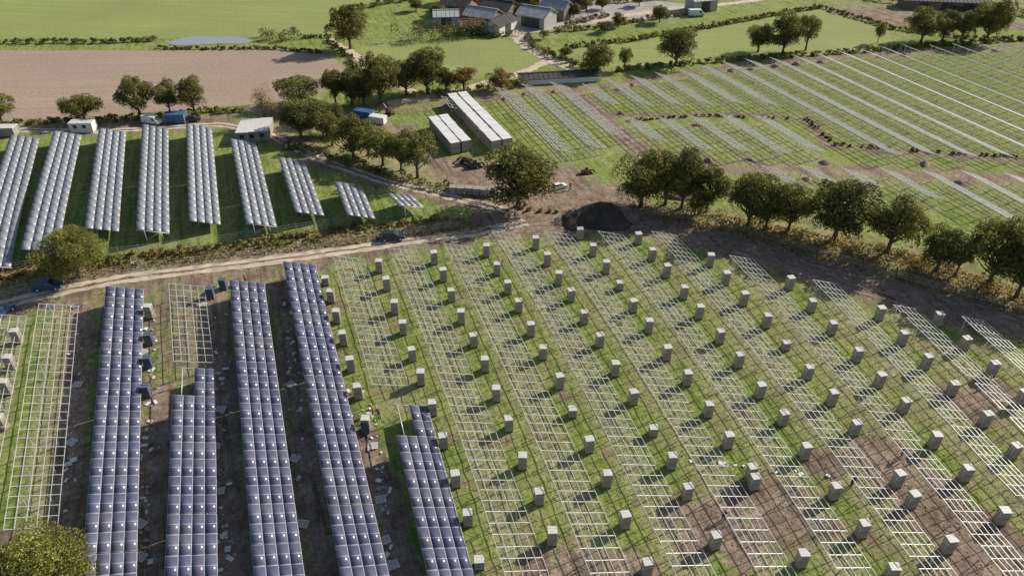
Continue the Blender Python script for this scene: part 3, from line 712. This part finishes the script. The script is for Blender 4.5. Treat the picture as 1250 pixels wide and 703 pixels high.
def excavator(name,u,v,rot,paint,sc=1.0):
    mb=MB()
    for s in (-1,1):
        pr=[(-1.4,.15),(1.4,.15),(1.7,.4),(1.4,.72),(-1.4,.72),(-1.7,.4)]
        L=[(x,s*.95-.22,z) for x,z in pr]; R=[(x,s*.95+.22,z) for x,z in pr]
        for i in range(6): mb.poly([L[i],L[(i+1)%6],R[(i+1)%6],R[i]],1)
        mb.poly(L[::-1],1); mb.poly(R,1)
    mb.cyl((0,0,.6),(0,0,.95),.55,.55,12,1); mb.box(-1.7,1.2,-1.1,1.1,.95,1.7,0,None,.08); mb.box(-1.75,-.7,-1.05,1.05,1.7,2.0,0,None,.12)
    mb.box(-.1,1.15,.15,1.05,1.7,2.65,2,None,.1); mb.box(-.05,1.05,.2,1.0,2.65,2.73,0)
    mb.bar((1.0,-.2,1.5),(2.9,-.2,3.5),.35,.4,0); mb.bar((2.8,-.2,3.5),(4.4,-.2,2.9),.32,.36,0); mb.bar((4.3,-.2,3.0),(4.9,-.2,1.1),.26,.3,0); mb.cyl((1.3,-.45,1.6),(3.0,-.45,3.0),.08,.06,8,3)
    mb.hexa([(4.4,-.6,.3),(5.1,-.6,.25),(5.1,.2,.25),(4.4,.2,.3),(4.6,-.6,1.0),(5.2,-.6,1.1),(5.2,.2,1.1),(4.6,.2,1.0)],1)
    mb.obj(name,[paint,'dark','glass','steel'],loc=P(u,v),rot=rot,bevel=.03,sc=sc)
def telehandler(name,u,v,rot,paint,sc=.6):
    mb=MB(); mb.box(-2.2,1.8,-.6,.6,.6,1.3,0,None,.06); mb.box(-2.3,-1.3,-.9,.9,.9,1.5,0,None,.05); mb.box(-.6,.8,.1,1.0,1.0,2.3,2,None,.1); mb.box(-.5,.7,.2,.9,2.3,2.38,0)
    mb.box(-.9,1.0,-1.0,-.35,.7,1.4,0,None,.05); mb.bar((-2.0,-.15,1.8),(2.6,-.15,1.5),.32,.36,0); mb.bar((2.4,-.15,1.5),(3.1,-.15,.6),.28,.3,1)
    mb.box(3.0,3.15,-.7,.7,.3,1.2,1); 
    for s in (-.5,.5): mb.box(3.1,4.3,s-.07,s+.07,.3,.36,1)
    for x in (-1.5,1.4):
        for s in (-1,1): mb.cyl((x,s*.75,.6),(x,s*1.15,.6),.6,.6,16,1); mb.cyl((x,s*1.15,.6),(x,s*1.17,.6),.3,.28,10,0)
    mb.obj(name,[paint,'dark','glass'],loc=P(u,v),rot=rot,bevel=.03,sc=sc)
telehandler('telehandler',570,200,2.6,'red',.55); telehandler('telehandler',580,205,.3,'carblack',.5)
excavator('excavator',476,140,2.6,'red',.5); telehandler('telehandler',716,212,.2,'red',.4)
# ---------------------------------------------------------------- litter / packaging
mb=MB()
def litter(u0,v0,u1,v1,n,spread,m=(0,0,0,1,2)):
    for i in range(n):
        t=random.random(); u=u0+(u1-u0)*t+random.gauss(0,spread); v=v0+(v1-v0)*t
        q=P(u,v); q.z+=.03; a=random.uniform(0,6.28); w=random.choice((.1,.15,.2,.3,.55))*random.uniform(.8,1.3); d=w*random.uniform(.4,.9); lift=random.uniform(.02,.18)
        ca,sa=math.cos(a),math.sin(a)
        def r(x,y,z): return (q.x+x*ca-y*sa,q.y+x*sa+y*ca,q.z+z)
        k=random.choice(m)
        mb.hexa([r(-w/2,-d/2,0),r(w/2,-d/2,0),r(w/2,d/2,0),r(-w/2,d/2,0),r(-w/2,-d/2,.03),r(w/2,-d/2,lift),r(w/2,d/2,lift+.02),r(-w/2,d/2,.03)],k)
litter(97,385,75,640,50,6); litter(186,380,176,700,70,5); litter(262,380,276,700,80,6); litter(350,390,368,640,36,5); litter(350,360,365,500,18,5)
litter(466,560,476,700,36,7); litter(445,500,460,560,16,8); litter(244,352,340,345,26,6,(0,1,2,3,2)); litter(70,378,100,372,14,8,(0,1,2,3))
litter(430,470,470,520,20,7); litter(600,240,700,232,24,10,(0,1,2,2,0)); litter(420,140,520,150,20,8,(0,2,1,0)); litter(820,560,1180,600,20,12,(0,1,1))
mb.obj('packaging_litter',['white','cardtop','card','blue'])
def crate(u,v,rot):
    m_=MB()
    for k in range(5): m_.box(-.6,.6,-.5+k*.22,-.36+k*.22,.12,.145,0)
    for x in (-.55,-.05,.45): m_.box(x,x+.1,-.5,.52,0,.12,0)
    m_.obj('wooden_pallet',['cardtop'],loc=P(u,v)+Vector((0,0,.02)),rot=rot,sc=.85)
for u,v in [(174,430),(168,560),(172,640),(262,545),(268,600),(270,500),(355,470),(360,560),(370,640),(465,610),(470,660),(95,470),(88,540),(246,372),(320,350),(172,680),(480,690),(455,545)]: crate(u,v,random.uniform(-.6,.6))
# ---------------------------------------------------------------- workers
def worker(u,v,rot,top,bend=0.0):
    J=[(0,0,.98),(0.0+.1*bend,0,1.2),(.28*bend,0,1.46),(.36*bend,0,1.56),(.42*bend,0,1.68),(.44*bend,0,1.78),
       (.28*bend,.2,1.43),(.30*bend+.06,.27,1.15),(.30*bend+.25,.24,.95),
       (.28*bend,-.2,1.43),(.30*bend+.02,-.28,1.15),(.30*bend+.2,-.24,.93),
       (0,.1,.93),(.08,.12,.5),(-.02,.12,.08),(.14,.13,.04),
       (0,-.1,.93),(.0,-.13,.5),(-.14,-.13,.08),(.02,-.14,.04)]
    E=[(0,1),(1,2),(2,3),(3,4),(4,5),(2,6),(6,7),(7,8),(2,9),(9,10),(10,11),(0,12),(12,13),(13,14),(14,15),(0,16),(16,17),(17,18),(18,19)]
    R=[.15,.15,.17,.06,.10,.09,.08,.055,.04,.08,.055,.04,.10,.075,.055,.05,.10,.075,.055,.05]
    me=bpy.data.meshes.new('worker'); me.from_pydata(J,E,[]); 
    for m in (top,'navy','skin','white'): me.materials.append(M[m])
    o=bpy.data.objects.new('worker',me); link(o)
    bpy.context.view_layer.objects.active=o
    o.modifiers.new('skin','SKIN'); 
    sv=me.skin_vertices[0].data if me.skin_vertices else None
    if sv is None:
        bpy.ops.object.select_all(action='DESELECT'); o.select_set(True); bpy.ops.object.modifier_add(type='SKIN'); o.modifiers.remove(o.modifiers[-1]); sv=me.skin_vertices[0].data
    for i,r in enumerate(R): sv[i].radius=(r,r)
    sv[0].use_root=True
    o.modifiers.new('sub','SUBSURF').levels=1
    dg=bpy.context.evaluated_depsgraph_get(); m2=bpy.data.meshes.new_from_object(o.evaluated_get(dg)); o.modifiers.clear(); o.data=m2
    if len(m2.materials)==0:
        for m in (top,'navy','skin','white'): m2.materials.append(M[m])
    for p in m2.polygons:
        z=p.center.z; x,y=p.center.x,p.center.y
        p.material_index=3 if z>1.72 else 2 if z>1.52 else 0 if z>1.0 else (2 if (abs(y)>.2 and z>.85) else 1)
        p.use_smooth=True
    o.location=P(u,v); o.rotation_euler=(0,0,rot); o.scale=(.8,.8,.8)
try:
    for a in [(455,505,.4,'orangevis',0),(463,510,2.5,'navy',.8),(882,635,1.2,'navy',.5),(1100,558,3.5,'navy',0),(1038,594,.3,'navy',.9),(1205,470,2,'yellow',0),(300,346,1,'orangevis',.3),(696,232,2,'orangevis',0),(430,655,1,'yellow',.6)]: worker(*a)
except Exception as ex: print('WORKER FAIL',ex)
# ---------------------------------------------------------------- light, world, camera
AZ=math.atan2(.82,.50); EL=math.radians(31)
sd=Vector((math.sin(AZ)*math.cos(EL),math.cos(AZ)*math.cos(EL),math.sin(EL)))
L=bpy.data.lights.new('sun','SUN'); L.energy=5.0; L.angle=math.radians(.5); L.color=(1,.93,.80)
lo=bpy.data.objects.new('sun',L); lo.rotation_euler=sd.to_track_quat('Z','Y').to_euler(); lo.location=(60,60,80); link(lo)
w=bpy.data.worlds.new('World'); bpy.context.scene.world=w; w.use_nodes=True; nt=w.node_tree
sky=nt.nodes.new('ShaderNodeTexSky'); sky.sky_type='NISHITA'; sky.sun_disc=False; sky.sun_elevation=EL; sky.sun_rotation=AZ
sky.dust_density=1.5
nt.links.new(sky.outputs[0],nt.nodes['Background'].inputs[0]); nt.nodes['Background'].inputs[1].default_value=.09
cam=bpy.data.cameras.new('camera'); cam.sensor_width=36; cam.lens=F/1250*36; cam.clip_end=8000
co=bpy.data.objects.new('camera',cam); co.location=(0,0,CAMZ); co.rotation_euler=(math.pi/2-PITCH,0,0); link(co); bpy.context.scene.camera=co
sc=bpy.context.scene; sc.view_settings.view_transform='Standard'; sc.view_settings.look='None'; sc.view_settings.exposure=0
